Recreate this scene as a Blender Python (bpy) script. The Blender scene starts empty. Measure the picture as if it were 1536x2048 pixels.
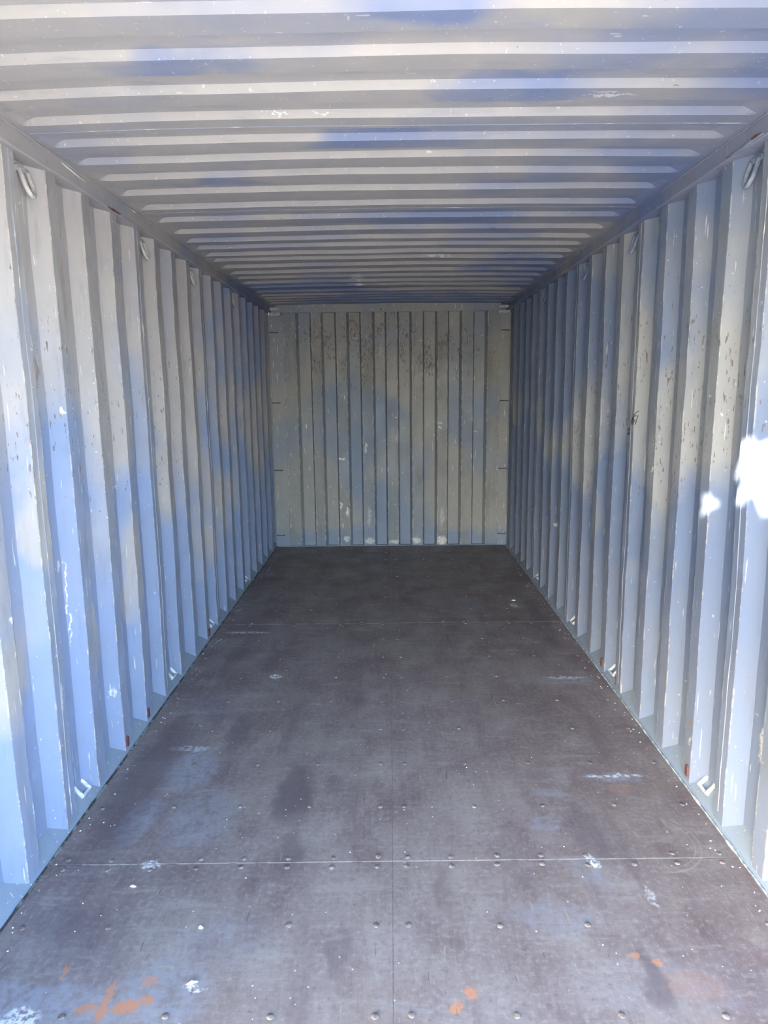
import bpy, bmesh, math, random
from mathutils import Vector, Matrix, noise as mn

# ------------------------------------------------------------------ camera, world, sun, exposure
S = bpy.context.scene
COL = S.collection
cam_d = bpy.data.cameras.new('camera')
cam_d.sensor_fit = 'VERTICAL'; cam_d.sensor_height = 36.0
cam_d.lens = 36.0 * 1384.0 / 2048.0
cam_d.clip_start = 0.02; cam_d.clip_end = 500
cam = bpy.data.objects.new('camera', cam_d); COL.objects.link(cam)
_r = Vector((0.99990519, 0.00846132, -0.01086395)); _u = Vector((0.00923682, 0.17299217, 0.98487989)); _b = Vector((0.01021277, -0.98488685, 0.17289761))
M3 = Matrix((_r, _u, _b)).transposed()
cam.matrix_world = Matrix.Translation((0.0017, 0.0, 1.5652)) @ M3.to_4x4()
S.camera = cam

SUN_TO = Vector((-0.70, -0.80, 0.50)).normalized()       # direction towards the sun
world = bpy.data.worlds.new('sky'); S.world = world; world.use_nodes = True
wn = world.node_tree; wn.nodes.clear()
wo = wn.nodes.new('ShaderNodeOutputWorld'); wb = wn.nodes.new('ShaderNodeBackground'); sk = wn.nodes.new('ShaderNodeTexSky')
sk.sky_type = 'NISHITA'; sk.sun_disc = False
sk.sun_elevation = math.asin(SUN_TO.z); sk.sun_rotation = math.atan2(SUN_TO.x, SUN_TO.y)
sk.air_density = 1.0; sk.dust_density = 1.6; sk.ozone_density = 1.0
wb.inputs['Strength'].default_value = 0.95
wn.links.new(sk.outputs[0], wb.inputs[0]); wn.links.new(wb.outputs[0], wo.inputs[0])
sun_d = bpy.data.lights.new('sun', 'SUN'); sun_d.energy = 13.0; sun_d.angle = math.radians(0.53); sun_d.color = (1.0, 0.90, 0.78)
sun = bpy.data.objects.new('sun', sun_d); COL.objects.link(sun)
sun.rotation_euler = SUN_TO.to_track_quat('Z', 'Y').to_euler()
sun.location = SUN_TO * 20

S.view_settings.view_transform = 'Standard'; S.view_settings.look = 'None'
S.view_settings.exposure = 1.62; S.view_settings.gamma = 1.0; S.view_settings.use_curve_mapping = False
S.cycles.use_denoising = True
try: S.cycles.denoising_input_passes = 'RGB_ALBEDO_NORMAL'
except Exception: pass
S.cycles.max_bounces = 14; S.cycles.diffuse_bounces = 10; S.cycles.caustics_reflective = False
S.cycles.sample_clamp_indirect = 6.0

# ------------------------------------------------------------------ dimensions
W = 1.176          # half width at the wall crests
H = 2.383          # roof sheet underside
YF, YB = 1.05, 6.93
PITCH = 0.277; Y0 = 2.33
RAILX, RAILZ = 1.155, 2.3215
rnd = random.Random(7)

# ------------------------------------------------------------------ node helper
class G:
    def __init__(s, name):
        s.m = bpy.data.materials.new(name); s.m.use_nodes = True
        s.t = s.m.node_tree; s.t.nodes.clear()
        s.out = s.t.nodes.new('ShaderNodeOutputMaterial'); s.b = s.t.nodes.new('ShaderNodeBsdfPrincipled')
        s.t.links.new(s.b.outputs[0], s.out.inputs[0])
        s.geo = s.t.nodes.new('ShaderNodeNewGeometry')
        s.P = s.geo.outputs['Position']
    def _in(s, sock, v):
        if isinstance(v, bpy.types.NodeSocket): s.t.links.new(v, sock)
        elif isinstance(v, (tuple, list, Vector)):
            v = tuple(v)
            if len(sock.default_value) == 4 and len(v) == 3: v = v + (1.0,)
            sock.default_value = v
        else: sock.default_value = v
    def math(s, op, a, b=0.0, c=None, clamp=False):
        n = s.t.nodes.new('ShaderNodeMath'); n.operation = op; n.use_clamp = clamp
        s._in(n.inputs[0], a); s._in(n.inputs[1], b)
        if c is not None: s._in(n.inputs[2], c)
        return n.outputs[0]
    def vmath(s, op, a, b=(0, 0, 0), out=0):
        n = s.t.nodes.new('ShaderNodeVectorMath'); n.operation = op
        s._in(n.inputs[0], a); s._in(n.inputs[1], b)
        return n.outputs[out]
    def sep(s, v):
        n = s.t.nodes.new('ShaderNodeSeparateXYZ'); s._in(n.inputs[0], v); return n.outputs
    def scale(s, v, k): return s.vmath('MULTIPLY', v, k)
    def noise(s, vec, sc=1.0, detail=3.0, rough=0.55, color=False):
        n = s.t.nodes.new('ShaderNodeTexNoise'); s._in(n.inputs['Vector'], vec)
        n.inputs['Scale'].default_value = sc; n.inputs['Detail'].default_value = detail; n.inputs['Roughness'].default_value = rough
        return n.outputs['Color'] if color else n.outputs['Fac']
    def vor(s, vec, sc=1.0, out='Distance'):
        n = s.t.nodes.new('ShaderNodeTexVoronoi'); s._in(n.inputs['Vector'], vec); n.inputs['Scale'].default_value = sc
        return n.outputs[out]
    def ramp(s, v, a, b, lo=0.0, hi=1.0, smooth=True):
        n = s.t.nodes.new('ShaderNodeMapRange'); n.interpolation_type = 'SMOOTHSTEP' if smooth else 'LINEAR'
        s._in(n.inputs['Value'], v); n.inputs['From Min'].default_value = a; n.inputs['From Max'].default_value = b
        n.inputs['To Min'].default_value = lo; n.inputs['To Max'].default_value = hi
        return n.outputs['Result']
    def mix(s, f, a, b, mode='MIX'):
        n = s.t.nodes.new('ShaderNodeMix'); n.data_type = 'RGBA'; n.blend_type = mode; n.clamp_factor = True
        s._in(n.inputs[0], f); s._in(n.inputs[6], a); s._in(n.inputs[7], b)
        return n.outputs[2]
    def attr(s, name):
        n = s.t.nodes.new('ShaderNodeAttribute'); n.attribute_name = name; return n.outputs['Fac']
    def blobs(s, lst, warp=0.12, sc=4.0, soft=(1.35, 0.55), P=None):
        """soft ellipsoid patches: (x, y, z, rx, ry, rz, strength)"""
        P = P or s.P
        if warp:
            w = s.vmath('SUBTRACT', s.noise(P, sc, 3.0, color=True), (0.5, 0.5, 0.5))
            P = s.vmath('ADD', P, s.vmath('MULTIPLY', w, (warp * 2,) * 3))
        acc = None
        for x, y, z, rx, ry, rz, k in lst:
            d = s.vmath('MULTIPLY', s.vmath('SUBTRACT', P, (x, y, z)), (1 / rx, 1 / ry, 1 / rz))
            l = s.vmath('LENGTH', d, out=1)
            r = s.ramp(l, soft[0], soft[1], 0.0, k)
            acc = r if acc is None else s.math('MAXIMUM', acc, r)
        return acc
    def bump(s, h, strength=0.2, dist=0.002):
        n = s.t.nodes.new('ShaderNodeBump'); n.inputs['Strength'].default_value = strength; n.inputs['Distance'].default_value = dist
        s._in(n.inputs['Height'], h); s.t.links.new(n.outputs[0], s.b.inputs['Normal'])
    def done(s, color, rough=0.5, metal=0.0, spec=None):
        s._in(s.b.inputs['Base Color'], color); s._in(s.b.inputs['Roughness'], rough); s.b.inputs['Metallic'].default_value = metal
        if spec is not None: s.b.inputs['Specular IOR Level'].default_value = spec
        return s.m

GREY = (0.47, 0.455, 0.445)
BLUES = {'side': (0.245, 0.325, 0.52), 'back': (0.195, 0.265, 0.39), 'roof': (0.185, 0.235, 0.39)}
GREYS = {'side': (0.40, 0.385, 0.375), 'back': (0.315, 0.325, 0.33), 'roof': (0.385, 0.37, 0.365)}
BIG = 9.0
def paint(name, axis, base, blue, grey, chips, bluelev=0.0, wear=1.0, seedv=(0, 0, 0), stains=None, whites=None, bluec=None, greyc=None):
    """grey container primer with blue top coat sprayed over it in soft patches.
    axis: 'side' (run Y, up Z), 'back' (run X, up Z), 'roof' (run X, along Y)"""
    g = G(name); P = g.vmath('ADD', g.P, seedv)
    x, y, z = g.sep(g.P)
    n1 = g.noise(P, 1.6, 3.0, 0.5)
    b = g.math('ADD', bluelev, g.ramp(n1, 0.40, 0.66, -0.30, 0.45))
    if base is not None:                       # blue share rising towards the floor: (z where it starts, z where it is full, amount)
        zz = g.math('ADD', z, g.ramp(g.noise(P, 1.3, 2.0), 0.3, 0.7, -0.45, 0.45, smooth=False))
        b = g.math('ADD', b, g.ramp(zz, base[0], base[1], 0.0, base[2]))
    if blue: b = g.math('ADD', b, g.blobs(blue))
    if grey: b = g.math('SUBTRACT', b, g.blobs(grey))
    b = g.math('MAXIMUM', g.math('MINIMUM', b, 1.0), 0.0)
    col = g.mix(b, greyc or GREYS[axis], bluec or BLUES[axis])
    # broad value wobble and dirt
    col = g.mix(g.ramp(g.noise(P, 5.0, 5.0, 0.6), 0.3, 0.7, 0.0, 0.22), col, (0.22, 0.24, 0.28))
    st = (26, 26, 5) if axis != 'roof' else (5, 26, 26)
    col = g.mix(g.ramp(g.noise(g.scale(P, st), 1.0, 4.0, 0.65), 0.52, 0.80, 0.0, 0.34), col, (0.16, 0.175, 0.21))
    crest = g.attr('crest')
    if axis != 'roof':
        # crest grime, plus constant darkening painting the crests as shaded against the slopes
        scuff_shade = g.math('MULTIPLY', crest, g.ramp(g.noise(g.scale(P, (9, 9, 2.2)), 1.0, 5.0, 0.7), 0.42, 0.70, 0.12, 0.62 * wear))
        col = g.mix(scuff_shade, col, (0.20, 0.21, 0.215))
        # edge wear
        e = g.math('MULTIPLY', g.attr('edge'), g.ramp(g.noise(g.scale(P, (20, 20, 16)), 1.0, 4.0, 0.7), 0.50, 0.60, 0.0, 0.9 * wear))
        col = g.mix(e, col, (0.60, 0.58, 0.52))
        e2 = g.math('MULTIPLY', g.attr('edge'), g.ramp(g.noise(g.scale(P, (30, 30, 12)), 1.0, 4.0, 0.7), 0.60, 0.66, 0.0, 0.9 * wear))
        col = g.mix(e2, col, (0.17, 0.10, 0.07))
    # dark rust flecks
    fl = g.noise(g.scale(P, (85, 85, 24) if axis != 'roof' else (24, 85, 85)), 1.0, 4.0, 0.62)
    zone = g.blobs(chips, warp=0.25, sc=2.0) if chips else 0.2
    zone = g.math('MULTIPLY', zone, g.ramp(g.noise(g.scale(P, (7, 7, 3) if axis != 'roof' else (3, 7, 7)), 1.0, 4.0, 0.65), 0.36, 0.60, 0.35, 1.35))
    thr = g.math('ADD', g.math('MULTIPLY', zone, 0.095), fl)
    c1 = g.ramp(thr, 0.725, 0.752)
    col = g.mix(g.math('MULTIPLY', c1, 0.85), col, g.mix(g.noise(P, 9.0, 2.0), (0.11, 0.10, 0.10), (0.19, 0.13, 0.09)))
    # pale scratches in two directions
    for dr, k, sd in (((90, 90, 7), 0.70, 3.1), ((14, 60, 60), 0.745, 8.7), ((70, 18, 45), 0.735, 5.5)):
        v = g.vmath('ADD', g.scale(P, dr), (sd, sd * 2, sd * 3))
        col = g.mix(g.ramp(g.noise(v, 1.0, 2.0, 0.5), k, k + 0.03, 0.0, 0.75 * wear), col, (0.72, 0.74, 0.74))
    if stains:
        m = g.math('MULTIPLY', g.blobs(stains, warp=0.03, sc=14.0, soft=(1.3, .7)), g.ramp(g.noise(g.scale(P, (60, 60, 22)), 1.0, 4.0, 0.7), .38, .55))
        col = g.mix(m, col, (0.27, 0.205, 0.15))
    if whites:
        m = g.math('MULTIPLY', g.blobs(whites, warp=0.03, sc=22.0, soft=(1.25, .75)), g.ramp(g.noise(P, 70.0, 4.0, 0.7), .38, .5))
        col = g.mix(m, col, (0.80, 0.81, 0.80))
    # bare bright nicks
    vo = g.noise(g.vmath('ADD', g.scale(P, (34, 34, 24)), (4, 9, 2)), 1.0, 3.0, 0.6)
    col = g.mix(g.ramp(vo, 0.765, 0.785, 0.0, 0.9 * wear), col, (0.82, 0.84, 0.84))
    g.bump(g.noise(P, 90.0, 3.0), 0.10, 0.002)
    return g.done(col, g.ramp(g.noise(P, 6.0, 3.0), 0.3, 0.7, 0.42, 0.62), spec=0.4)

side_chips_l = [(-W, 3.0, 1.45, BIG, 1.6, 0.48, .92), (-W, 4.8, 1.5, BIG, 1.6, 0.55, 0.8)]
side_chips_r = [(W, 3.6, 1.5, BIG, 2.2, 0.60, 1.05), (W, 5.2, 1.6, BIG, 1.6, 0.6, 0.8)]
M_left = paint('left_wall_paint', 'side', (1.60, 0.70, 1.35),
    [(-W, 5.9, 2.1, BIG, 1.3, 0.6, 0.8), (-W, 2.15, 0.35, BIG, .5, .3, .6), (-W, 3.3, 1.3, BIG, .22, .4, .5)],
    [(-W, 2.30, 1.15, BIG, .10, .20, 1.0), (-W, 2.62, .55, BIG, .12, .22, .9), (-W, 3.1, .75, BIG, .10, .3, .8), (-W, 2.05, .62, BIG, .14, .16, 1.0),
     (-W, 4.3, .55, BIG, .35, .18, .8), (-W, 5.0, .75, BIG, .3, .25, .6), (-W, 3.6, 1.1, BIG, .18, .22, .6)],
    side_chips_l, bluelev=-0.12, wear=0.9, greyc=(0.43, 0.415, 0.42),
    stains=[(-W, 2.628, 1.28, BIG, .022, .07, 1), (-W, 2.62, 1.16, BIG, .014, .05, .8), (-W, 2.41, 1.64, BIG, .03, .05, .7), (-W, 2.60, 1.93, BIG, .02, .12, .5), (-W, 3.47, 1.18, BIG, .02, .12, .6), (-W, 2.3, .35, BIG, .01, .1, .5)],
    whites=[(-W, 2.52, 1.505, BIG, .010, .018, 1), (-W, 2.06, .87, BIG, .022, .018, 1), (-W, 2.066, .765, BIG, .022, .012, 1), (-W, 2.06, .23, BIG, .008, .035, .8), (-W, 2.62, 1.22, BIG, .008, .035, .9), (-W, 3.47, 1.17, BIG, .006, .09, .9),
            (-W, 2.477, .80, BIG, .004, .16, .8), (-W, 2.45, .95, BIG, .012, .02, .6), (-W, 2.3, .5, BIG, .008, .05, .7), (-W, 2.78, .3, BIG, .015, .02, .7)])
M_right = paint('right_wall_paint', 'side', (1.30, 0.70, 1.7),
    [(W, 5.6, 2.0, BIG, 1.6, 0.7, 0.9), (W, 3.1, 2.0, BIG, .9, .32, .35), (W, 2.45, 2.25, BIG, .5, .2, .5), (W, 2.1, 1.65, BIG, .22, .6, .6), (W, 3.75, 1.7, BIG, .10, .45, .6)],
    [(W, 2.6, 1.35, BIG, .22, .42, 1.0), (W, 2.95, 1.25, BIG, .18, .5, .9), (W, 3.4, 1.45, BIG, .16, .5, .7), (W, 4.3, 1.3, BIG, .35, .4, .7),
     (W, 5.0, .9, BIG, .3, .3, .7)],
    side_chips_r, bluelev=0.34, wear=0.85, seedv=(3.3, 1.7, 0), greyc=(0.38, 0.39, 0.385), bluec=(0.19, 0.25, 0.385),
    stains=[(W, 2.345, 1.70, BIG, .016, .10, 1), (W, 2.345, 1.50, BIG, .014, .14, 1), (W, 2.335, 1.3, BIG, .012, .08, .7), (W, 3.246, 1.29, BIG, .012, .03, .8), (W, 2.56, .25, BIG, .012, .025, .9), (W, 4.05, .61, BIG, .02, .12, .6), (W, 4.0, .25, BIG, .02, .12, .8)],
    whites=[(W, 3.107, 1.2, BIG, .012, .012, 1), (W, 4.969, .585, BIG, .03, .012, .9), (W, 4.9, .45, BIG, .04, .015, .8), (W, 2.56, .19, BIG, .012, .02, .6), (W, 3.26, 1.25, BIG, .01, .03, .5), (W, 2.12, .4, BIG, .02, .06, .7), (W, 2.12, 1.95, BIG, .012, .05, .5)])
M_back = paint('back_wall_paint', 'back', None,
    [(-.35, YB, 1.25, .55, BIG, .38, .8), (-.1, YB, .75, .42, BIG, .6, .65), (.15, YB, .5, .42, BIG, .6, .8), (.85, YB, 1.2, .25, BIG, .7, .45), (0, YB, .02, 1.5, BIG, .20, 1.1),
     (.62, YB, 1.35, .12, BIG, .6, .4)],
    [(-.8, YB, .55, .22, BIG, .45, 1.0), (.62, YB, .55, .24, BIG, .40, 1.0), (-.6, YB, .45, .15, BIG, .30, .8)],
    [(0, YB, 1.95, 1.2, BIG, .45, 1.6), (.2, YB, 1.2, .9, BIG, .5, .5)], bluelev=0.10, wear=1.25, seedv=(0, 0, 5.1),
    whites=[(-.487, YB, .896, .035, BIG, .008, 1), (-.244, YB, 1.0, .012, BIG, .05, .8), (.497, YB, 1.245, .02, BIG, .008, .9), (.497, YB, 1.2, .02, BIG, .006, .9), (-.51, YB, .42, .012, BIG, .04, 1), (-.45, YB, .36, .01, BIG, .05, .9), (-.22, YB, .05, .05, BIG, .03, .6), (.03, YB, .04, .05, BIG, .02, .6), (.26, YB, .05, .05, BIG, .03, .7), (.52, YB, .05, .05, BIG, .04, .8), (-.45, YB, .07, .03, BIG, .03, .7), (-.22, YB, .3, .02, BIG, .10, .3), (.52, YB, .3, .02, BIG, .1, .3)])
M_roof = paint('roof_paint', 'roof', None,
    [(.33, 2.15, H, .30, .12, BIG, 1.1), (.02, 2.52, H, .30, .12, BIG, .9), (.55, 2.42, H, .55, .13, BIG, .7), (-.56, 1.96, H, .20, .07, BIG, .8),
     (-.72, 2.99, H, .30, .09, BIG, .8), (.30, 3.60, H, .50, .18, BIG, .9), (.08, 1.66, H, .16, .10, BIG, .7), (1.1, 2.7, H, .36, 1.0, BIG, .75), (.75, 3.3, H, .45, .7, BIG, .6), (.6, 2.3, H, .7, .4, BIG, .45), (.9, 1.9, H, .4, .3, BIG, .4),
     (-.8, 5.9, H, .8, .35, BIG, .9), (.2, 6.6, H, 1.3, .45, BIG, .9), (-.35, 5.3, H, .35, .1, BIG, .7), (.9, 5.2, H, .45, .8, BIG, .7), (-.9, 3.6, H, .25, .4, BIG, .5)],
    [(-.3, 2.2, H, .45, .3, BIG, .4)],
    [(0, 4.0, H, 1.2, 1.0, BIG, .5)], bluelev=-0.05, wear=0.5, seedv=(0, 7.7, 2.2),
    whites=[(-.326, 2.292, H, .025, .0025, BIG, .6), (-.20, 2.294, H, .03, .0015, BIG, .5), (-.234, 5.42, H, .06, .12, BIG, .7), (-.24, 5.7, H, .08, .06, BIG, .7), (.64, 2.165, H, .07, .008, BIG, .6), (.62, 2.14, H, .04, .005, BIG, .6), (.154, 2.67, H, .010, .003, BIG, .6), (.30, 4.6, H, .12, .01, BIG, .5)])
M_rail = paint('rail_paint', 'roof', None, [(1.16, 2.6, 2.35, .3, 1.6, BIG, .8), (0, 6.2, 2.35, BIG, 1.3, BIG, 0.8)], None, [(0, 4, 2.3, 3, 3, 1, .2)], bluelev=0.05, wear=0.45, seedv=(9, 2, 1))
M_brail = paint('bottom_rail_paint', 'roof_'[:4], None, [(0, 3, 0, BIG, BIG, BIG, .45)], None, [(0, 3, 0, 3, 5, 1, .4)], bluelev=0.75, wear=0.8, seedv=(1, 5, 1), greyc=(.34, .38, .41), bluec=(.22, .29, .39))

def simple(name, c1, c2, sc=30.0, rough=0.6, metal=0.0, lo=0.35, hi=0.65):
    g = G(name); n = g.noise(g.P, sc, 4.0, 0.6)
    g.bump(n, 0.25, 0.002)
    return g.done(g.mix(g.ramp(n, lo, hi), c1, c2), rough, metal)
M_weld = simple('weld_metal', (0.24, 0.27, 0.34), (0.58, 0.59, 0.58), 9, lo=.55, hi=.68)
M_rust = simple('rust', (0.085, 0.028, 0.028), (0.15, 0.065, 0.055), 45, 0.85)
M_ring = simple('galvanised_paint', (0.40, 0.47, 0.58), (0.66, 0.70, 0.74), 40, 0.5, lo=.4, hi=.6)
M_ringd = simple('ring_grey', (0.36, 0.37, 0.38), (0.52, 0.52, 0.51), 40, 0.5)
M_ringb = simple('ring_blue', (0.20, 0.25, 0.36), (0.34, 0.39, 0.48), 40, 0.5)
M_bar = simple('bar_dark', (0.08, 0.085, 0.095), (0.16, 0.17, 0.18), 40, 0.6)
M_seal = simple('sealant', (0.035, 0.04, 0.045), (0.20, 0.24, 0.24), 22, 0.8, lo=.45, hi=.62)
M_sealr = simple('sealant_pale', (0.20, 0.26, 0.31), (0.52, 0.56, 0.54), 30, 0.8, lo=.4, hi=.62)
M_screw = simple('screw_head', (0.11, 0.09, 0.09), (0.24, 0.21, 0.20), 70, 0.6)
M_filler = simple('joint_dust', (0.20, 0.18, 0.16), (0.46, 0.42, 0.37), 25, 0.9, lo=.35, hi=.55)
M_chip = simple('chip', (0.75, 0.74, 0.72), (0.9, 0.9, 0.9), 25, 0.7)
M_ink = simple('marker_ink', (0.03, 0.03, 0.04), (0.07, 0.07, 0.08), 50, 0.7)
M_print = simple('faded_print', (0.22, 0.21, 0.20), (0.36, 0.34, 0.32), 120, 0.8, lo=.45, hi=.6)
M_ground = simple('concrete_yard', (0.50, 0.45, 0.38), (0.60, 0.55, 0.47), 1.5, 0.9)
M_leaf = simple('leaf_green', (0.07, 0.13, 0.04), (0.12, 0.20, 0.06), 9, 0.6)
M_bark = simple('bark', (0.14, 0.10, 0.07), (0.24, 0.19, 0.14), 25, 0.9)
M_outer = simple('outer_paint', (0.16, 0.24, 0.42), (0.24, 0.32, 0.48), 6, 0.5)

def floor_mat():
    g = G('film_faced_plywood'); P = g.P
    base = g.mix(g.ramp(g.noise(P, 2.3, 4.0, 0.6), 0.32, 0.70), (0.155, 0.114, 0.118), (0.225, 0.187, 0.184))
    # paler down the middle, more so towards the open end
    x, y, z = g.sep(P)
    ax = g.math('ABSOLUTE', x)
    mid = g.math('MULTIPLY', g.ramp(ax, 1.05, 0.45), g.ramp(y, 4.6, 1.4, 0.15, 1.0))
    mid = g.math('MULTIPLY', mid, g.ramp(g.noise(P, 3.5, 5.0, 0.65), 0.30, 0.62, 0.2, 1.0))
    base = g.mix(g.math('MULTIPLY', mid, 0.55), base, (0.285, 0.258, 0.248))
    mo = g.noise(g.scale(P, (6, 3.2, 1)), 1.0, 6.0, 0.68)
    base = g.mix(g.ramp(mo, 0.50, 0.66, 0.0, 0.48), base, (0.112, 0.076, 0.080))
    base = g.mix(g.ramp(mo, 0.50, 0.34, 0.0, 0.45), base, (0.31, 0.285, 0.275))
    hz = g.noise(g.scale(P, (3.5, 16, 1)), 1.0, 5.0, 0.7)
    base = g.mix(g.ramp(hz, 0.52, 0.70, 0.0, 0.45), base, (0.34, 0.32, 0.31))
    # fine lengthwise grain and crosswise grain
    gr = g.noise(g.scale(P, (160, 7, 1)), 1.0, 4.0, 0.7)
    base = g.mix(g.ramp(gr, 0.35, 0.75, 0.0, 0.24), base, (0.30, 0.27, 0.26))
    gr2 = g.noise(g.scale(P, (5, 120, 1)), 1.0, 4.0, 0.7)
    base = g.mix(g.ramp(gr2, 0.50, 0.80, 0.0, 0.30), base, (0.10, 0.08, 0.09))
    sp = g.noise(P, 55.0, 5.0, 0.7)
    base = g.mix(g.ramp(sp, 0.50, 0.72, 0.0, 0.55), base, (0.36, 0.34, 0.33))
    base = g.mix(g.ramp(sp, 0.47, 0.28, 0.0, 0.6), base, (0.11, 0.09, 0.10))
    # long drag marks, dark
    dm = g.noise(g.scale(P, (9, 1.1, 1)), 1.0, 4.0, 0.6)
    base = g.mix(g.ramp(dm, 0.55, 0.70, 0.0, 0.40), base, (0.125, 0.095, 0.108))
    # brown patches
    br = g.noise(g.vmath('ADD', P, (3, 3, 0)), 3.0, 3.0, 0.6)
    base = g.mix(g.ramp(br, 0.56, 0.72, 0.0, 0.35), base, (0.26, 0.21, 0.175))
    # smears of blue paint
    bl = g.blobs([(-.84, 2.68, 0, .10, .16, 9, .8), (-.95, 2.35, 0, .06, .16, 9, .7), (-.72, 2.35, 0, .13, .20, 9, .45), (-.95, 1.53, 0, .28, .08, 9, .7), (-.62, 1.55, 0, .12, .16, 9, .6),
                  (.90, 2.60, 0, .13, .035, 9, .9), (.61, 2.48, 0, .07, .03, 9, .6), (.66, 2.05, 0, .05, .09, 9, .5), (.95, 3.56, 0, .16, .05, 9, .7), (.55, 2.3, 0, .06, .04, 9, .7),
                  (.48, 1.85, 0, .14, .06, 9, .4), (-.9, 3.25, 0, .12, .2, 9, .25), (.55, 4.9, 0, .12, .08, 9, .35), (-.5, 1.75, 0, .15, .1, 9, .25), (.8, 1.6, 0, .3, .1, 9, .2)], warp=0.07, sc=9.0)
    bl = g.math('MULTIPLY', bl, g.ramp(g.noise(P, 28.0, 4.0, 0.7), 0.38, 0.62, 0.25, 1.0))
    base = g.mix(bl, base, (0.275, 0.295, 0.36))
    wh = g.blobs([(.90, 2.615, 0, .12, .012, 9, 1.), (.665, 2.09, 0, .018, .03, 9, 1.), (-.82, 2.08, 0, .03, .02, 9, .8), (-.655, 3.64, 0, .035, .03, 9, .9), (-.96, 4.36, 0, .14, .02, 9, .8),
                  (-.96, 1.50, 0, .05, .03, 9, .9), (.95, 3.60, 0, .10, .02, 9, .8), (-.535, 1.60, 0, .03, .012, 9, .9), (.80, 1.93, 0, .012, .05, 9, .5), (.9, 4.9, 0, .03, .05, 9, .9), (-.9, 2.85, 0, .10, .02, 9, .5)],
                 warp=0.03, sc=20.0, soft=(1.3, 0.7))
    wh = g.math('MULTIPLY', wh, g.ramp(g.noise(P, 60.0, 4.0, 0.7), 0.42, 0.56, 0.0, 1.0))
    base = g.mix(wh, base, (0.66, 0.68, 0.72))
    dk = g.blobs([(-.387, 2.50, 0, .075, .20, 9, .75), (-.36, 2.15, 0, .05, .14, 9, .5), (.70, 1.62, 0, .03, .09, 9, .6), (-1.02, 2.6, 0, .10, .5, 9, .55), (-.72, 3.0, 0, .05, .18, 9, .5), (1.02, 4.5, 0, .06, .5, 9, .5),
                  (.15, 1.95, 0, .02, .1, 9, .3), (-.93, 1.8, 0, .14, .1, 9, .35), (-.15, 1.7, 0, .03, .1, 9, .4), (.70, 2.25, 0, .07, .16, 9, .35)], warp=0.06, sc=8.0)
    base = g.mix(dk, base, (0.105, 0.085, 0.095))
    og = g.blobs([(.198, 1.579, 0, .020, .020, 9, 1.), (.157, 1.534, 0, .016, .018, 9, 1.), (.733, 1.675, 0, .014, .014, 9, .9), (.671, 1.701, 0, .015, .012, 9, .8), (-.70, 1.535, 0, .035, .022, 9, 1.),
                  (-.755, 1.555, 0, .012, .06, 9, .95), (-.655, 1.555, 0, .018, .018, 9, .9), (-.66, 1.62, 0, .022, .016, 9, .6), (-.906, 1.646, 0, .008, .022, 9, .8), (-.80, 1.53, 0, .03, .014, 9, .7),
                  (.80, 1.60, 0, .08, .05, 9, .14), (.9, 2.52, 0, .05, .03, 9, .16)], warp=0.025, sc=30.0, soft=(1.25, .75))
    og = g.math('MULTIPLY', og, g.ramp(g.noise(g.scale(P, (150, 60, 1)), 1.0, 3.0, 0.7), 0.34, 0.5, 0.3, 1.0))
    base = g.mix(og, base, (0.46, 0.22, 0.13))
    # thin scratches
    for rot, k, c in (((110, 5, 1), 0.725, (0.36, 0.31, 0.26)), ((95, 9, 1), 0.74, (0.05, 0.045, 0.05)), ((3, 110, 1), 0.765, (0.36, 0.33, 0.31))):
        base = g.mix(g.ramp(g.noise(g.vmath('ADD', g.scale(P, rot), (k * 40, 3, 0)), 1.0, 2.0, 0.5), k - .03, k + 0.02, 0, 0.65), base, c)
    # curved scrapes: thin rings, broken by noise
    for cx, cy, r, w in ((.90, 2.20, .165, .004), (.90, 2.20, .145, .003), (.78, 3.30, .26, .004), (.4, 4.3, .35, .004)):
        d = g.vmath('LENGTH', g.vmath('SUBTRACT', P, (cx, cy, 0)), out=1)
        rg = g.ramp(g.math('ABSOLUTE', g.math('SUBTRACT', d, r)), w, 0.0)
        rg = g.math('MULTIPLY', rg, g.ramp(g.noise(g.vmath('ADD', P, (cx, r, 0)), 3.0, 3.0), 0.50, 0.60, 0, 0.45))
        base = g.mix(rg, base, (0.42, 0.39, 0.36))
    # white specks
    vv = g.vor(P, 26.0); wv = g.vor(P, 26.0, 'Color')
    s = g.math('MULTIPLY', g.ramp(vv, 0.10, 0.05), g.ramp(g.sep(wv)[0], 0.86, 0.88))
    base = g.mix(g.math('MULTIPLY', s, 0.8), base, (0.62, 0.60, 0.57))
    g.bump(g.math('ADD', gr, g.math('MULTIPLY', sp, 0.8)), 0.22, 0.0015)
    return g.done(base, g.ramp(g.noise(P, 4.0, 4.0), 0.3, 0.7, 0.42, 0.66), spec=0.45)
M_floor = floor_mat()

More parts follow.
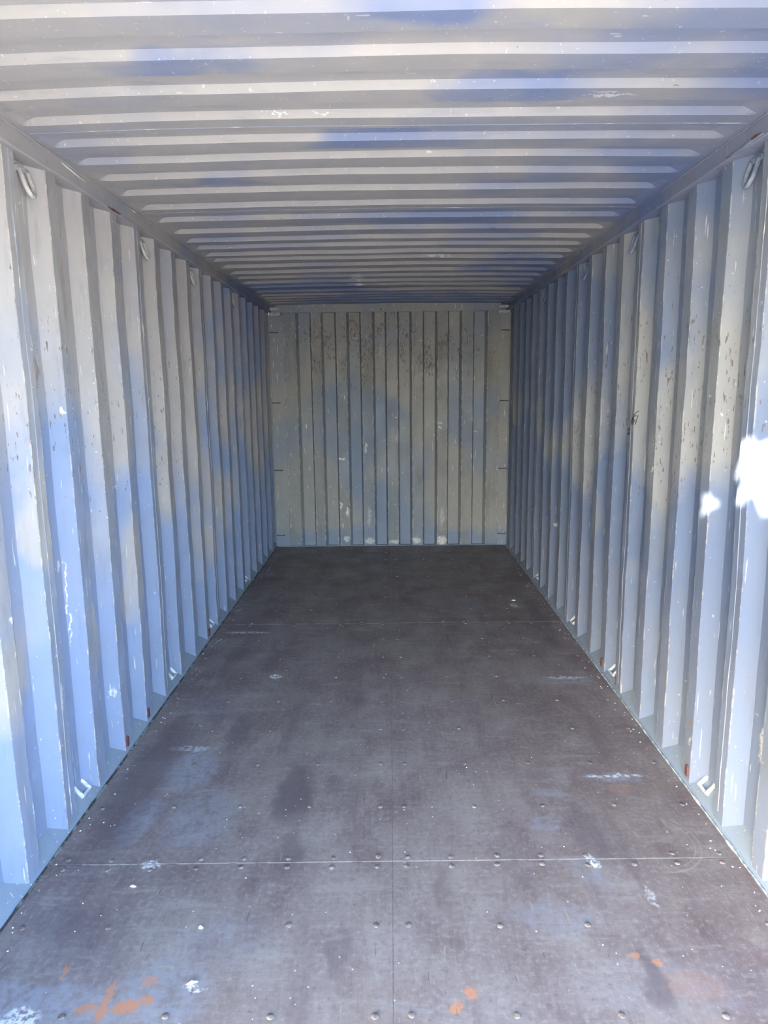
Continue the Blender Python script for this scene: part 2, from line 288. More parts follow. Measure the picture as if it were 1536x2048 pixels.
# ------------------------------------------------------------------ mesh helpers
def link(name, me, mat, parent=None):
    o = bpy.data.objects.new(name, me); COL.objects.link(o)
    if mat is not None and not me.materials: me.materials.append(mat)
    if parent: o.parent = parent
    return o
def tag(o, label=None, cat=None, group=None, kind=None):
    for k, v in (('label', label), ('category', cat), ('group', group), ('kind', kind)):
        if v: o[k] = v
    return o
def empty(name, loc=(0, 0, 0)):
    o = bpy.data.objects.new(name, None); COL.objects.link(o); o.location = loc; o.empty_display_size = .1
    return o
def mesh(verts, faces, name='m', attrs=None):
    me = bpy.data.meshes.new(name); me.from_pydata([tuple(v) for v in verts], [], faces); me.update()
    for k, vals in (attrs or {}).items():
        a = me.attributes.new(k, 'FLOAT', 'POINT'); a.data.foreach_set('value', vals)
    return me
def box_me(x0, x1, y0, y1, z0, z1, bev=0.0):
    bm = bmesh.new(); bmesh.ops.create_cube(bm, size=1.0)
    for v in bm.verts: v.co = Vector(((x0 + x1) / 2 + v.co.x * (x1 - x0), (y0 + y1) / 2 + v.co.y * (y1 - y0), (z0 + z1) / 2 + v.co.z * (z1 - z0)))
    if bev: bmesh.ops.bevel(bm, geom=bm.edges[:], offset=bev, segments=2, affect='EDGES', profile=0.5)
    me = bpy.data.meshes.new('box'); bm.to_mesh(me); bm.free(); return me
def prism_y(pts, ys, zoff=None, name='prism'):
    """closed cross-section pts (x,z) swept along the y stations"""
    n = len(pts); v = []; f = []
    for j, y in enumerate(ys):
        for i, (x, z) in enumerate(pts):
            d = zoff(y, i) if zoff else (0, 0)
            v.append((x + d[0], y, z + d[1]))
    for j in range(len(ys) - 1):
        for i in range(n):
            a = j * n + i; b = j * n + (i + 1) % n
            f.append((a, b, b + n, a + n))
    f.append(tuple(range(n))); f.append(tuple(range((len(ys) - 1) * n, len(ys) * n))[::-1])
    me = mesh(v, f, name)
    bm = bmesh.new(); bm.from_mesh(me); bmesh.ops.recalc_face_normals(bm, faces=bm.faces[:]); bm.to_mesh(me); bm.free()
    return me
def tube(path, r, seg=8, closed=False, name='tube'):
    pts = [Vector(p) for p in path]; v = []; f = []; n = len(pts); up = Vector((0.31, 0.2, 0.93)).normalized()
    for i, p in enumerate(pts):
        if closed: t = pts[(i + 1) % n] - pts[i - 1]
        else: t = pts[min(i + 1, n - 1)] - pts[max(i - 1, 0)]
        t.normalize(); a = t.cross(up)
        if a.length < 1e-3: a = t.cross(Vector((1, 0, 0)))
        a.normalize(); b = t.cross(a)
        rr = r[i] if isinstance(r, (list, tuple)) else r
        for k in range(seg):
            q = 2 * math.pi * k / seg; v.append(p + a * math.cos(q) * rr + b * math.sin(q) * rr)
    m = n if closed else n - 1
    for i in range(m):
        for k in range(seg):
            a = i * seg + k; b = i * seg + (k + 1) % seg; c = ((i + 1) % n) * seg
            f.append((a, b, c + (k + 1) % seg, c + k))
    if not closed: f.append(tuple(range(seg))[::-1]); f.append(tuple(range((n - 1) * seg, n * seg)))
    me = mesh(v, f, name)
    for p in me.polygons: p.use_smooth = True
    return me
def grid(us, vs, fn, flip=False, attrs=None):
    v = []; A = {k: [] for k in (attrs or {})}
    for a in us:
        for b in vs:
            v.append(fn(a, b))
            for k, h in (attrs or {}).items(): A[k].append(h(a, b))
    m = len(vs); f = []
    for i in range(len(us) - 1):
        for j in range(m - 1):
            q = (i * m + j, (i + 1) * m + j, (i + 1) * m + j + 1, i * m + j + 1)
            f.append(q[::-1] if flip else q)
    return mesh(v, f, 'sheet', A)
def thick(o, t):
    m = o.modifiers.new('sheet_thickness', 'SOLIDIFY'); m.thickness = t; m.offset = -1.0; return o
def wob(x, y, z, s, amp): return mn.noise(Vector((x, y, z)) * s) * amp

# ------------------------------------------------------------------ side walls
DEP = 0.040
def side_prof(y):
    """(outward offset, crest, edge) at y"""
    t = (y - (Y0 - 0.072)) % PITCH
    if t < 0.072: return 0.0, 1.0
    t -= 0.072
    if t < 0.0675: return DEP * t / 0.0675, 0.0
    t -= 0.0675
    if t < 0.070: return DEP, 0.0
    t -= 0.070
    return DEP * (1 - t / 0.0675), 0.0
def stations(a, b):
    out = {a, b}; k0 = int((a - Y0) / PITCH) - 2
    for k in range(k0, k0 + 40):
        c = Y0 - 0.072 + k * PITCH
        for d in (0.0, 0.006, 0.066, 0.072, 0.0775, 0.134, 0.1395, 0.145, 0.2045, 0.2095, 0.215, 0.2715):
            yy = c + d
            if a + 1e-4 < yy < b - 1e-4: out.add(yy)
    return sorted(out)
def side_crest(y):
    t = (y - (Y0 - 0.072)) % PITCH
    return 1.0 if t <= 0.0721 or t >= PITCH - 1e-4 else 0.0
def side_edge(y):
    t = (y - (Y0 - 0.072)) % PITCH
    return 1.0 if (t < 1e-4 or abs(t - 0.072) < 1e-4 or t > PITCH - 1e-4) else 0.0
ZS = [i * 2.335 / 22 for i in range(23)]
def wall_x(s, y, z):
    o, _ = side_prof(y)
    d = wob(s * 3.1, y * 1.0, z * .8, 2.2, 0.006) + wob(s * 9, y * 2, z * 1.2, 6.0, 0.003)
    fade = min(1.0, z / 0.15, (2.335 - z) / 0.15)
    return s * (W + o + d * max(fade, 0.0))
seams = [1.05] + [2.294 + 1.108 * k for k in range(-1, 5)] + [YB + 0.04]
for s, nm, mat in ((-1, 'wall_left', M_left), (1, 'wall_right', M_right)):
    root = tag(empty(nm, (0, 0, 0)), kind='structure')
    for a, b in zip(seams, seams[1:]):
        ys = stations(a, b)
        me = grid(ys, ZS, lambda y, z: (wall_x(s, y, z), y, z - 0.005), flip=(s > 0), attrs={'crest': lambda y, z: side_crest(y), 'edge': lambda y, z: side_edge(y)})
        thick(link('corrugated_panel', me, mat, root), 0.002)
    for y in seams[1:-1]:
        v = []; f = []
        n = 40
        for i in range(n + 1):
            z = 0.05 + (2.27) * i / n; x = wall_x(s, y, z)
            jy = wob(y, z * 9, s, 3, 0.0022); jx = 0.0018 + wob(z * 12, y, s, 3, 0.0012)
            v += [(x + s * .001, y - .0035 + jy, z), (x - s * jx, y + jy, z), (x + s * .001, y + .0035 + jy, z)]
        for i in range(n):
            for k in (0, 1):
                a = i * 3 + k; q = (a, a + 1, a + 4, a + 3); f.append(q if s < 0 else q[::-1])
        link('weld_seam', mesh(v, f, 'weld'), M_weld if s < 0 else M_weld, root)
    # bottom rail: low upright face, sloping top that runs back under the recesses
    nb = 'baseboard_left' if s < 0 else 'baseboard_right'
    pts = [(s * 1.1685, -0.05), (s * 1.1685, 0.006), (s * 1.1745, 0.010), (s * 1.218, 0.070), (s * 1.226, 0.070), (s * 1.226, -0.05)]
    ysr = [YF + (YB + .077 - YF) * i / 80 for i in range(81)]
    bb = link(nb, prism_y(pts, ysr, lambda y, i: (wob(y * 3, i, s, 3, .0015), wob(y * 4, i * 3, s, 2, .002) if i in (1, 2) else 0)), M_brail); tag(bb, kind='structure')
    # ragged bead of sealant in the joint between floor and rail
    path = []; rr = []
    for i in range(260):
        y = YF + 0.02 + (YB - YF - 0.04) * i / 259
        path.append((s * (1.1655 + wob(y * 8, s, 0, 4, .002)), y, 0.001 + wob(y * 6, 1, s, 5, .003)))
        rr.append(0.004 + max(0, wob(y * 5, s * 4, 2, 3, .006)))
    link('sealant_bead', tube(path, rr, 6), M_seal if s < 0 else M_sealr, bb)
    # top rail
    tr = tag(link('trim_1' if s < 0 else 'trim_2', prism_y([(s * (RAILX + .004), RAILZ), (s * RAILX, RAILZ + .004), (s * RAILX, H - .004), (s * (RAILX + .004), H), (s * 1.222, H), (s * 1.222, RAILZ)],
             ysr, lambda y, i: (0, wob(y * 2, s, 0, 1.5, .004))), M_rail), kind='structure')
    path = [(s * (RAILX - .001 + wob(y * 9, s, 1, 6, .002)), y, H - .002 + wob(y * 7, 3, s, 5, .003)) for y in [YF + .02 + i * (YB - YF - .04) / 220 for i in range(221)]]
    link('weld_bead', tube(path, [0.0035 + abs(wob(p[1] * 20, 0, s, 3, .003)) for p in path], 5), M_rail, tr)

# rust and pale scrapes on the top rails
def scrape(name, pts, r, mat, parent):
    return link(name, tube(pts, r, 6), mat, parent)
tl = bpy.data.objects['trim_1']; trr = bpy.data.objects['trim_2']
scrape('paint_scrape', [(-RAILX, 2.62 + i * .02, H - .010 - i * .0012) for i in range(11)], [.0012, .002, .003, .003, .0025, .003, .002, .002, .0015, .001, .001], M_chip, tl)
scrape('rust_scrape', [(-RAILX, 3.02 + i * .03, RAILZ + .004) for i in range(6)], [.002, .004, .005, .004, .003, .001], M_rust, tl)
scrape('paint_scrape', [(-RAILX, 3.15 + i * .04, RAILZ + .002) for i in range(8)], .0022, M_weld, tl)
scrape('paint_scrape', [(RAILX, 2.30 + i * .03, RAILZ + .008 + .004 * math.sin(i)) for i in range(9)], [.002, .006, .008, .009, .007, .008, .006, .004, .002], M_weld, trr)
scrape('rust_scrape', [(RAILX - .004, 2.31 + i * .02, RAILZ + .012) for i in range(5)], [.001, .004, .005, .003, .001], M_rust, trr)

# ------------------------------------------------------------------ roof
yb = [1.09, 1.295, 1.50, 1.702, 1.913, 2.117, 2.308, 2.506, 2.687, 2.879, 3.094, 3.329, 3.563, 3.811, 4.032, 4.223, 4.434, 4.616, 4.851, 5.091, 5.311, 5.552, 5.761, 6.046, 6.255, 6.42, 6.592, 6.76]
prof = [(YF, 0.0)]
for i, y in enumerate(yb):
    nx = yb[i + 1] if i + 1 < len(yb) else None
    prof += [(y, 0.0)]
    if nx:
        L = nx - y; fl = 0.42 * L
        prof += [(y + fl, 0.0), (y + fl + .0135, .020), (nx - .0150, .020)]
    else: prof += [(YB + .079, 0.0)]
rs = [1.05, 1.255 + .08, 2.371, 3.385, 4.499, 5.60, 6.82, YB + .03]
rseams = [YF, 1.33, 2.371, 3.385, 4.499, 5.60, 6.80, YB + .079]
def roof_off(y):
    for (a, p), (b, q) in zip(prof, prof[1:]):
        if a <= y <= b: return p + (q - p) * (y - a) / max(b - a, 1e-6)
    return 0.0
xs = [-1.165, -1.135, -1.125, -1.115, -1.105, -1.095, -1.085, -1.075, -1.0] + [-.9 + .15 * i for i in range(13)] + [1.0, 1.075, 1.085, 1.095, 1.105, 1.115, 1.125, 1.135, 1.165]
def roof_z(x, y):
    o = roof_off(y); ax = abs(x)
    f = 1.0 if ax < 1.075 else max(0.0, 1 - (ax - 1.075) / 0.060); f = f * f * (3 - 2 * f)
    camber = 0.011 * (1 - (x / 1.16) ** 2)
    return H + o * f + camber + wob(x * 1.2, y * 1.5, 0, 1.8, 0.004) * (1 if ax < 1.1 else .2)
ceil = tag(empty('ceiling'), kind='structure')
for a, b in zip(rseams, rseams[1:]):
    ys = sorted({a, b} | {p for p, _ in prof if a + 1e-4 < p < b - 1e-4})
    me = grid(xs, ys, lambda x, y: (x, y, roof_z(x, y)), flip=True, attrs={'crest': lambda x, y: 0.0, 'edge': lambda x, y: 0.0})
    thick(link('roof_panel', me, M_roof, ceil), 0.002)
for y in rseams[1:-1]:
    v = []; f = []
    for i in range(61):
        x = -1.14 + 2.28 * i / 60; z = roof_z(x, y); j = wob(x * 7, y, 0, 3, .001)
        v += [(x, y - .003 + j, z + .0005), (x, y + j, z - .0016), (x, y + .003 + j, z + .0005)]
    for i in range(60):
        for k in (0, 1): a = i * 3 + k; f.append((a, a + 3, a + 4, a + 1))
    link('weld_seam', mesh(v, f, 'weld'), M_weld, ceil)

# ------------------------------------------------------------------ back wall
bx = [(-1.03, 1), (-.912, 1), (-.888, 0), (-.779, 0), (-.762, 1), (-.668, 1), (-.645, 0), (-.535, 0), (-.518, 1), (-.416, 1), (-.393, 0), (-.291, 0), (-.275, 1), (-.164, 1), (-.142, 0), (-.045, 0), (-.028, 1),
      (.078, 1), (.095, 0), (.197, 0), (.220, 1), (.325, 1), (.342, 0), (.447, 0), (.470, 1), (.568, 1), (.585, 0), (.687, 0), (.710, 1), (.817, 1), (.834, 0), (.934, 0), (.958, 1), (1.075, 1)]
wb_root = tag(empty('wall_back'), kind='structure')
BD = 0.055
zb = [i * 2.325 / 26 for i in range(27)]
def dent(x, z):
    d = 0
    for cx, cz, r, a in ((-.36, .86, .07, .012), (-.33, .78, .05, -.008), (-.15, 1.0, .10, .006), (-.62, 1.3, .12, .005), (.55, 1.5, .10, .004)):
        q = ((x - cx) / r) ** 2 + ((z - cz) / (r * 1.6)) ** 2
        d += a * math.exp(-q)
    return d
zb = sorted(set(zb + [.65, .7, .75, .82, .88, .93, .97, 1.03]))
def back_pt(x, z, c): return (x, YB + (1 - c) * BD + dent(x, z) + wob(x * 2, z * 1.2, 4, 3, .004) * min(1, z / .2), z)
bseams = [-1.03, -.955, -.028 + .05, 1.015, 1.075]
def seg_pts(a, b):
    out = []
    def cat(x):
        for (p, c), (q, e) in zip(bx, bx[1:]):
            if p <= x <= q: return c + (e - c) * (x - p) / max(q - p, 1e-6)
        return 1
    pts = sorted({a, b} | {p for p, _ in bx if a < p < b} | {p + .008 for p, c in bx if a < p + .008 < b} | {p - .006 for p, c in bx if a < p - .006 < b} | {(p + q) / 2 for (p, _), (q, _) in zip(bx, bx[1:]) if a < (p + q) / 2 < b})
    return [(x, cat(x)) for x in pts]
for a, b in zip(bseams, bseams[1:]):
    sp = seg_pts(a, b); cm = dict(sp); bxs = {p for p, c in bx if c == 1}
    me = grid([p for p, _ in sp], zb, lambda x, z: back_pt(x, z, cm[x]), attrs={'crest': lambda x, z: 1.0 if cm[x] > .95 else 0.0, 'edge': lambda x, z: 1.0 if x in bxs else 0.0})
    o = thick(link('corrugated_panel', me, M_back, wb_root), 0.002)
for x in bseams[1:-1]:
    me = prism_y([(x - .003, 0), (x + .003, 0)], [0, 1]) if False else box_me(x - .003, x + .003, YB - .0025, YB + .002, .02, 2.30)
    link('weld_seam', me, M_back, wb_root)
link('leak_stop_plate', box_me(-1.24, 1.24, YB + .078, YB + .105, -.17, 2.52), M_outer, wb_root)  # plate added behind the back wall to stop light leaking in at its corners
# header beam with a welded lip, corner posts, corner castings, floor angle
hd = tag(link('trim_3', prism_y([(-1.10, 2.318), (1.08, 2.318), (1.08, H + .012), (-1.10, H + .012)], [YB - .012, YB + .06]), M_back), kind='structure')
link('weld_bead', tube([(x, YB - .003, 2.3175 + wob(x * 20, 0, 0, 3, .002)) for x in [-1.0 + .05 * i for i in range(41)]], .004, 5), M_back, hd)
for s, nm in ((-1, 'trim_4'), (1, 'trim_5')):
    a, b = sorted((s * (1.03 if s < 0 else 1.075), s * 1.18))
    cp = tag(link(nm, box_me(a, b, YB - .006, YB + .05, 0, 2.30, .003), M_back), kind='structure')
    a, b = sorted((s * 1.05, s * 1.16))
    c1 = link('corner_casting', box_me(a, b, YB - .03, YB + .03, 2.285, 2.318, .006), M_ringd, cp)
    link('corner_casting', box_me(a + .005, b - .005, YB - .025, YB + .03, 2.338, 2.366, .006), M_ringd, cp)
    ex = s * 1.164
    link('edge_weld', tube([(ex + s * .004, YB - .008, z) for z in [.02 + .06 * i for i in range(38)]], .003, 5), M_weld, cp)
tag(link('baseboard_back', prism_y([(-1.165, 0.0), (1.165, 0.0), (1.165, .006), (-1.165, .006)], [YB - .012, YB + .02]), M_brail), kind='structure')

# ------------------------------------------------------------------ floor
fl = tag(empty('floor'), kind='structure')
def seam_y(c, x): return c + 0.011 * x
rowsY = [YF, 2.096, 4.524, YB - .01]
bm = bmesh.new(); bmesh.ops.create_uvsphere(bm, u_segments=12, v_segments=6, radius=0.0105)
for v in bm.verts:
    v.co.z = max(v.co.z, -0.002) * 0.34
bmesh.ops.remove_doubles(bm, verts=bm.verts[:], dist=1e-5)
screw_me = bpy.data.meshes.new('screw'); bm.to_mesh(screw_me); bm.free(); screw_me.materials.append(M_screw)
for p in screw_me.polygons: p.use_smooth = True
XC = -0.004
for side in (-1, 1):
    for j in range(3):
        y0, y1 = rowsY[j], rowsY[j + 1]
        x0, x1 = (-1.1635, XC - .0004) if side < 0 else (XC + .0004, 1.1635)
        nx = 9; v = []; f = []
        g0 = .0017 if j > 0 else 0; g1 = .0017 if j < 2 else 0
        c = [(x0, (seam_y(y0, x0) if j else y0) + g0), (x1, (seam_y(y0, x1) if j else y0) + g0), (x1, (seam_y(y1, x1) if j < 2 else y1) - g1), (x0, (seam_y(y1, x0) if j < 2 else y1) - g1)]
        v = [(a, b, -.028) for a, b in c] + [(a, b, -.0012) for a, b in c]
        e = .0012; cin = [(c[0][0] + e, c[0][1] + e), (c[1][0] - e, c[1][1] + e), (c[2][0] - e, c[2][1] - e), (c[3][0] + e, c[3][1] - e)]
        v += [(a, b, 0.0) for a, b in cin]
        f = [(3, 2, 1, 0)] + [(i, (i + 1) % 4, 4 + (i + 1) % 4, 4 + i) for i in range(4)] + [(4 + i, 4 + (i + 1) % 4, 8 + (i + 1) % 4, 8 + i) for i in range(4)] + [(8, 9, 10, 11)]
        board = link('plywood_board', mesh(v, f, 'board'), M_floor, fl)
        rows = []
        yy = {0: [1.21, 1.51, 1.81], 1: [2.41, 2.715, 3.02, 3.32, 3.62, 3.92, 4.22], 2: [4.83, 5.13, 5.43, 5.73, 6.03, 6.33, 6.63]}[j]
        for y in yy: rows += [(side * q + (.0 if side > 0 else 0) + XC, y) for q in (.049, .312, .578, .842, 1.108)]
        for cy, sg in ([(y0, 1)] if j else []) + ([(y1, -1)] if j < 2 else []):
            pass
        for cy, sg in ((y0, 1), (y1, -1)):
            if cy in (YF,) : continue
            off = .027 if cy == YB - .01 else .024
            for q in (.049, .20, .351, .502, .653, .803, .954, 1.108):
                x = side * q + XC; rows.append((x, (seam_y(cy, x) if cy in (2.096, 4.524) else cy) + sg * off))
        for x, y in rows:
            if rnd.random() < .06: continue
            sc = bpy.data.objects.new('screw', screw_me); COL.objects.link(sc); sc.parent = board
            sc.location = (x + rnd.uniform(-.006, .006), y + rnd.uniform(-.004, .004), rnd.uniform(-.0004, .0006)); sc.rotation_euler = (rnd.uniform(-.1, .1), rnd.uniform(-.1, .1), rnd.uniform(0, 6))
for cy in rowsY[1:3]:
    v = []; f = []
    for i in range(41):
        x = -1.05 + 2.1 * i / 40; y = seam_y(cy, x)
        v += [(x, y - .0022, -.0008), (x, y + .0022, -.0008), (x, y + .0022, -.006), (x, y - .0022, -.006)]
    for i in range(40):
        a = i * 4
        f += [(a, a + 4, a + 5, a + 1), (a + 1, a + 5, a + 6, a + 2), (a + 3, a, a + 4, a + 7)[::-1], (a + 2, a + 6, a + 7, a + 3)]
    link('joint_filler', mesh(v, f, 'filler'), M_filler, fl)
link('centre_filler', box_me(XC - .0014, XC + .0014, YF, YB - .02, -.01, -.0008), M_screw, fl)

# ------------------------------------------------------------------ lashing rings
def ring_mesh(w, h, r, lean):
    """D-shaped rod: ends welded at top, bow hanging down; local x = along wall (Y), z = up, y = out from wall"""
    p = []
    for i in range(4): p.append((-w / 2, lean * 0 + i * 0.0, -h * .45 * i / 4))
    for i in range(9):
        a = math.pi + math.pi * i / 8
        p.append((w / 2 * math.cos(a), 0, -h * .45 + (h * .55) * math.sin(a)))
    for i in range(1, 5): p.append((w / 2, 0, -h * .45 * (1 - i / 4)))
    p = [(x, y + (-z) * lean, z) for x, y, z in p]
    return tube(p, r, 9, name='ring')
RT = ring_mesh(.054, .084, .0080, .30)
RB = ring_mesh(.062, .072, .0085, .55)
LUG = box_me(-.036, .036, -.002, .010, -.010, .010, .003)
TAB = box_me(-.012, .012, 0.0, .010, -.008, .008, .002)
ringY = [2.445, 3.553, 4.384, 5.492]
names = ['nearest the viewer', 'second from the viewer', 'third from the viewer', 'farthest from the viewer']
for s, wn_ in ((-1, 'left'), (1, 'right')):
    for top in (True, False):
        for k, y in enumerate(ringY):
            z = 2.298 if top else 0.098
            xw = wall_x(s, y, min(z, 2.3))
            mat = (M_ringd if s < 0 else M_ringb) if top else M_ring
            t = empty('lashing_ring', (xw, y, z))
            t.rotation_euler = (0, 0, math.pi / 2 if s > 0 else -math.pi / 2)
            tag(t, '%s lashing ring %s %s wall, %s' % (('blue-grey' if s > 0 else 'dull grey') if top else 'pale scuffed', 'under the top rail,' if top else 'at the foot,', wn_, names[k]), 'lashing ring',
                'lashing rings %s the %s wall' % ('under the top rail of' if top else 'along the foot of', wn_))
            me_r, me_l, me_t = (RT, LUG, TAB) if top else (RB, LUG, TAB)
            # local +y must point into the container
            ring = bpy.data.objects.new('ring', me_r); COL.objects.link(ring); ring.parent = t
            lug = bpy.data.objects.new('mounting_lug', me_l); COL.objects.link(lug); lug.parent = t
            ring.location = (0, .008, 0)
            if not top:
                ring.location = (0, .030, -.055); ring.rotation_euler = (math.radians(180) + .25, 0, 0)
                lug.location = (0, .022, -.052); lug.rotation_euler = (-.9, 0, 0)
            for c, m in ((ring, mat), (lug, mat)):
                if not c.data.materials: c.data.materials.append(m)
                c.material_slots[0].link = 'OBJECT'; c.material_slots[0].material = m
# rusty tabs at the wall feet
bm = bmesh.new(); ret = bmesh.ops.create_cone(bm, cap_ends=True, segments=20, radius1=.013, radius2=.011, depth=.006)
for v in bm.verts:
    v.co.y += .012 if v.co.y > 0 else -.012
tabme = bpy.data.meshes.new('tab'); bm.to_mesh(tabme); bm.free(); tabme.materials.append(M_rust)
where = {-1: [(2.83, .050, 'by the floor seam side of the left wall, nearest of its row'), (3.10, .052, 'at the foot of the left wall, middle of three'), (4.23, .050, 'at the foot of the left wall, farthest of three')],
         1: [(2.555, .058, 'at the foot of the right wall, nearest, beside its first ring'), (3.68, .058, 'at the foot of the right wall, just past its second ring'), (3.45, .045, 'at the foot of the right wall, just before its second ring')]}
for s, L in where.items():
    for y, z, txt in L:
        txt = txt.replace('by the floor seam side of the left wall, nearest of its row', 'at the foot of the left wall, nearest of three')
        o = bpy.data.objects.new('steel_tab', tabme); COL.objects.link(o)
        o.location = (wall_x(s, y, z) - s * .004, y, z)
        # lay flat on the local wall slope
        nrm = Vector((-s, 0, 0)); dy = (wall_x(s, y + .01, z) - wall_x(s, y - .01, z)) / .02
        nrm = Vector((-s, s * dy, 0)).normalized()
        q = nrm.to_track_quat('Z', 'Y'); o.rotation_euler = q.to_euler()
        tag(o, 'small oval rusty tab ' + txt, 'tab', 'rusty tabs at the foot of the walls')
# lashing bars on the back corner posts
hts = [(.119, 'lowest'), (.785, 'second from the floor'), (1.455, 'third from the floor'), (2.13, 'topmost')]
for s, nm in ((-1, 'left'), (1, 'right')):
    for z, t in hts:
        root = empty('lashing_bar', (s * 1.128, YB - .006, z))
        tag(root, 'short dark lashing bar across the %s back corner post, %s' % (nm, t), 'lashing bar', 'lashing bars on the back corner posts')
        link('rod', tube([(-.036, 0, 0), (-.034, -.010, 0), (-.02, -.016, 0), (.02, -.016, 0), (.034, -.010, 0), (.036, 0, 0)], .0055, 8), M_bar, root)
        link('end_weld', tube([(-.040, -.001, -.006), (-.040, -.001, .006)], .004, 6), M_bar, root)
        link('end_weld', tube([(.040, -.001, -.006), (.040, -.001, .006)], .004, 6), M_bar, root)

# ------------------------------------------------------------------ marks and litter
def on_slope(y, z): return Vector((wall_x(1, y, z) - .0012, y, z))
# scribbled black marker letters on the right wall
strokes = [[(0, 0), (-.012, .006), (-.016, -.012), (-.004, -.022), (.004, -.010)], [(.002, .004), (.014, .018), (.020, .006), (.008, -.008)], [(.006, -.020), (.022, -.002)],
           [(.040, .030), (.030, .044), (.040, .060), (.052, .050), (.044, .034)], [(.050, .030), (.070, .062)], [(.060, .040), (.056, .070), (.074, .074)], [(.066, .030), (.082, .090)], [(.045, .060), (.070, .090), (.084, .098)]]
mk = empty('marker_scribble', on_slope(3.43, 1.36))
for st in strokes:
    P = []
    for i in range(len(st) - 1):
        for q in range(4):
            a = st[i][0] + (st[i + 1][0] - st[i][0]) * q / 4; b = st[i][1] + (st[i + 1][1] - st[i][1]) * q / 4
            P.append(on_slope(3.43 - a * 1.1, 1.36 + b) - on_slope(3.43, 1.36))
    link('stroke', tube(P, .0021, 5), M_ink, mk)
tag(mk, 'small scrawled black marker letters on the right wall halfway along', 'marking')
cu = bpy.data.curves.new('print', 'FONT'); cu.body = 'BY1==='; cu.size = .050; cu.extrude = .0002
cu2 = bpy.data.curves.new('print2', 'FONT'); cu2.body = 'GI'; cu2.size = .050; cu2.extrude = .0002
pr = empty('faded_floor_print', (.60, 3.99, .0006)); tag(pr, 'faded grey stencilled characters on the dark floor near the right wall', 'marking')
for c, dx, dy in ((cu, 0, 0), (cu2, .10, -.06)):
    o0 = bpy.data.objects.new('tmp', c); COL.objects.link(o0); bpy.context.view_layer.update()
    me = bpy.data.meshes.new_from_object(o0.evaluated_get(bpy.context.evaluated_depsgraph_get())); bpy.data.objects.remove(o0); bpy.data.curves.remove(c)
    o = link('letters', me, M_print, pr); o.location = (dx, dy, 0)
# scattered flakes and crumbs on the floor
v = []; f = []
def flake(x, y, r, h, n=5):
    b = len(v); a0 = rnd.uniform(0, 6)
    R = [r * rnd.uniform(.5, 1.1) for _ in range(n)]
    for k in range(n): v.append((x + R[k] * math.cos(a0 + k * 6.283 / n), y + R[k] * math.sin(a0 + k * 6.283 / n), .0002))
    for k in range(n): v.append((x + R[k] * .8 * math.cos(a0 + k * 6.283 / n), y + R[k] * .8 * math.sin(a0 + k * 6.283 / n), h * rnd.uniform(.5, 1)))
    f.append(tuple(b + n + k for k in range(n)))
    for k in range(n): f.append((b + k, b + (k + 1) % n, b + n + (k + 1) % n, b + n + k))
for _ in range(420):
    x = rnd.uniform(-1.12, 1.14); y = 1.4 + 5.4 * rnd.random() ** 0.9
    flake(x, y, rnd.uniform(.0012, .0034), .0014)
for _ in range(140):
    s = rnd.choice((-1, 1)); flake(s * rnd.uniform(1.09, 1.15), rnd.uniform(1.5, 6.8), rnd.uniform(.002, .005), .002)
tag(link('floor_crumbs', mesh(v, f, 'crumbs'), M_chip), 'tiny pale paint flakes and crumbs scattered over the dark floor', 'debris', kind='stuff')
def big_flake(name, pts, loc, label):
    pts = [(x * .7, y * .7) for x, y in pts]
    vv = [(x, y, .0003) for x, y in pts] + [(x * .9, y * .9, .003 + .002 * math.sin(i * 2.1)) for i, (x, y) in enumerate(pts)]
    n = len(pts); ff = [tuple(range(n, 2 * n))] + [(i, (i + 1) % n, n + (i + 1) % n, n + i) for i in range(n)]
    o = link(name, mesh(vv, ff, 'flake'), M_chip); o.location = loc; tag(o, label, 'debris', 'larger pale flakes on the floor'); return o
big_flake('paint_flake', [(-.012, .026), (-.007, .027), (-.004, .002), (.006, -.006), (.014, .000), (.012, -.014), (.002, -.018), (-.008, -.006)], (.668, 2.075, 0), 'white hooked paint flake lying on the board seam at the right')
big_flake('paint_flake', [(-.010, .003), (-.002, .008), (.008, .006), (.012, -.002), (.004, -.007), (-.007, -.006)], (-.575, 1.805, 0), 'small white round flake on the near left floor, left of the middle')
big_flake('paint_flake', [(-.016, .0), (-.004, .006), (.012, .004), (.016, -.003), (.002, -.006)], (-.84, 1.98, 0), 'white oblong flake on the left floor just before the board seam')
big_flake('paint_flake', [(-.022, -.010), (-.004, .004), (.014, .010), (.022, .004), (.006, -.004), (-.008, -.012)], (-.545, 1.612, 0), 'pale splinter lying beside a dark pit in the near left floor')
big_flake('paint_flake', [(-.02, .0), (-.004, .010), (.014, .006), (.022, -.004), (.002, -.010)], (.915, 5.02, 0), 'white flake far back on the floor near the right wall')

# ------------------------------------------------------------------ outside the open end
gr = tag(link('ground', box_me(-40, 40, -60, 40, -.40, -.17), M_ground), kind='structure')
for s, nm in ((-1, 'trim_6'), (1, 'trim_7')):
    a, b = sorted((s * 1.17, s * 1.24)); tag(link(nm, box_me(a, b, YF - .14, YF, -.17, 2.55, .006), M_outer), kind='structure')
tag(link('trim_8', box_me(-1.17, 1.17, YF - .14, YF, 2.33, 2.55, .006), M_outer), kind='structure')
tag(link('trim_9', box_me(-1.17, 1.17, YF - .14, YF - .002, -.17, -.002, .004), M_outer), kind='structure')
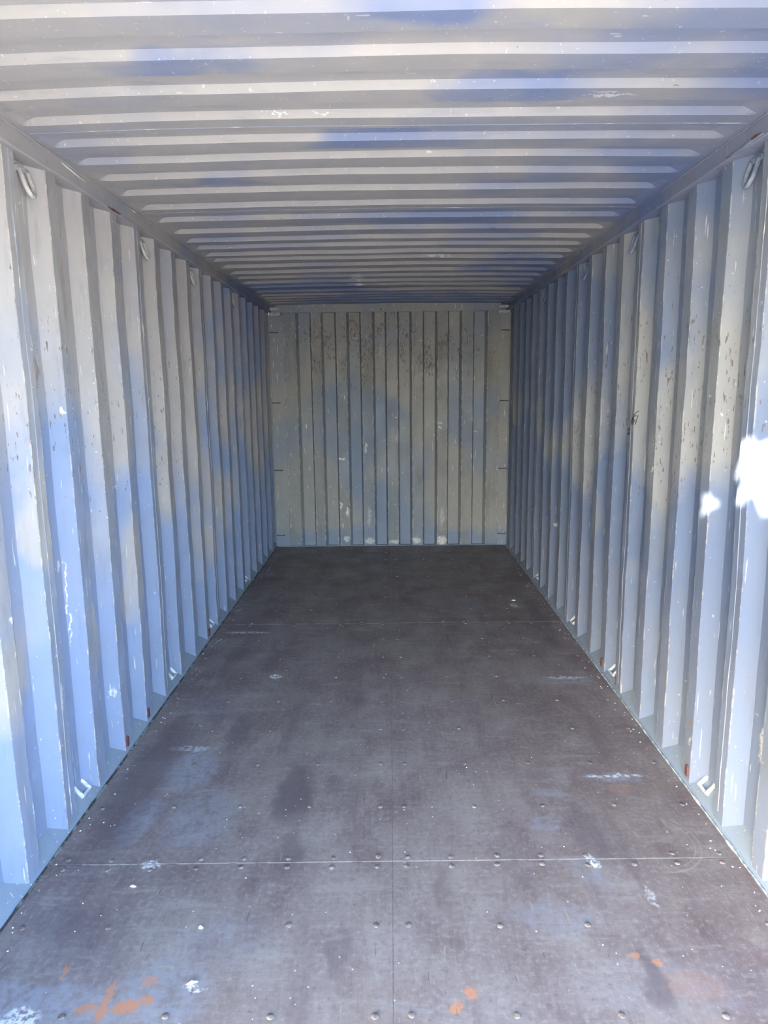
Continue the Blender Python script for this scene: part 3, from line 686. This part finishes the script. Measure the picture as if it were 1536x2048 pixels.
# unseen tree added to screen the sun, its gaps shaped for the wall spots
u = Vector((-SUN_TO.y, SUN_TO.x, 0)).normalized() * -1; w_ = SUN_TO.cross(u).normalized()
if w_.z < 0: w_ = -w_
Cc = Vector((0, YF, 1.16)) + SUN_TO * 2.15
gaps = [(2.285, 1.345, .040, .045), (2.335, 1.300, .030, .035), (2.20, 1.30, .070, .060), (2.24, 1.245, .045, .03), (2.325, 1.190, .036, .026), (2.17, 1.235, .05, .05), (2.535, 1.150, .034, .018), (2.565, 1.120, .016, .030), (2.19, 1.385, .014, .014), (2.235, 1.375, .010, .010), (2.14, 1.33, .05, .09)]
v = []; f = []
def leaf(c, r, tilt):
    nrm = (SUN_TO + Vector((rnd.uniform(-1, 1), rnd.uniform(-1, 1), rnd.uniform(-1, 1))) * tilt).normalized()
    a = nrm.orthogonal().normalized(); a.rotate(Matrix.Rotation(rnd.uniform(0, 6.28), 3, nrm)); b = nrm.cross(a)
    k = len(v)
    for ca, cb, h in ((1.25, 0, 0), (.6, .8, .1), (-.5, .9, .1), (-1.15, 0, 0), (-.5, -.9, .1), (.6, -.8, .1)): v.append(c + a * ca * r + b * cb * r + nrm * h * r)
    f.append((k, k + 1, k + 2, k + 3)); f.append((k, k + 3, k + 4, k + 5))
def hits(c, r):
    t = (c.x - 1.18) / SUN_TO.x * 1.0
    p = c - SUN_TO * ((c.x - 1.18) / SUN_TO.x)
    for gy, gz, ry, rz in gaps:
        if ((p.y - gy) / (ry + r * 1.25)) ** 2 + ((p.z - gz) / (rz + r * .75)) ** 2 < 1: return True
    return False
STEP = .027
for layer in range(2):
    nu, nv = int(2.5 / STEP), int(3.0 / STEP)
    for i in range(nu):
        for j in range(nv):
            a = -1.25 + (i + .5 * layer + .5 * (j % 2)) * STEP + rnd.uniform(-.003, .003); b = -1.50 + (j + .5 * layer) * STEP + rnd.uniform(-.003, .003)
            if (abs(a) / 1.25) ** 4 + (abs(b) / 1.5) ** 4 > 1.0 + .1 * math.sin(a * 9 + b * 7): continue
            c = Cc + u * a + w_ * b + SUN_TO * (.12 * layer + .10 * math.sin(a * 5) * math.cos(b * 4) + rnd.uniform(0, .05))
            if hits(c, .0215): continue
            leaf(c, .0225, .22)
tree = empty('sun_screen_tree', (-1.9, -.9, -.17)); tag(tree, 'dense small-leaved tree added out of view left of the open end to screen the sun', 'tree')
lo = link('foliage', mesh([p - Vector((-1.9, -.9, -.17)) for p in v], f, 'foliage'), M_leaf, tree); lo['kind'] = 'stuff'
link('trunk', tube([(0, 0, 0), (.05, .03, .9), (.15, .1, 1.6), (.3, .2, 2.4), (.45, .35, 3.2)], [.09, .075, .06, .04, .015], 10), M_bark, tree)
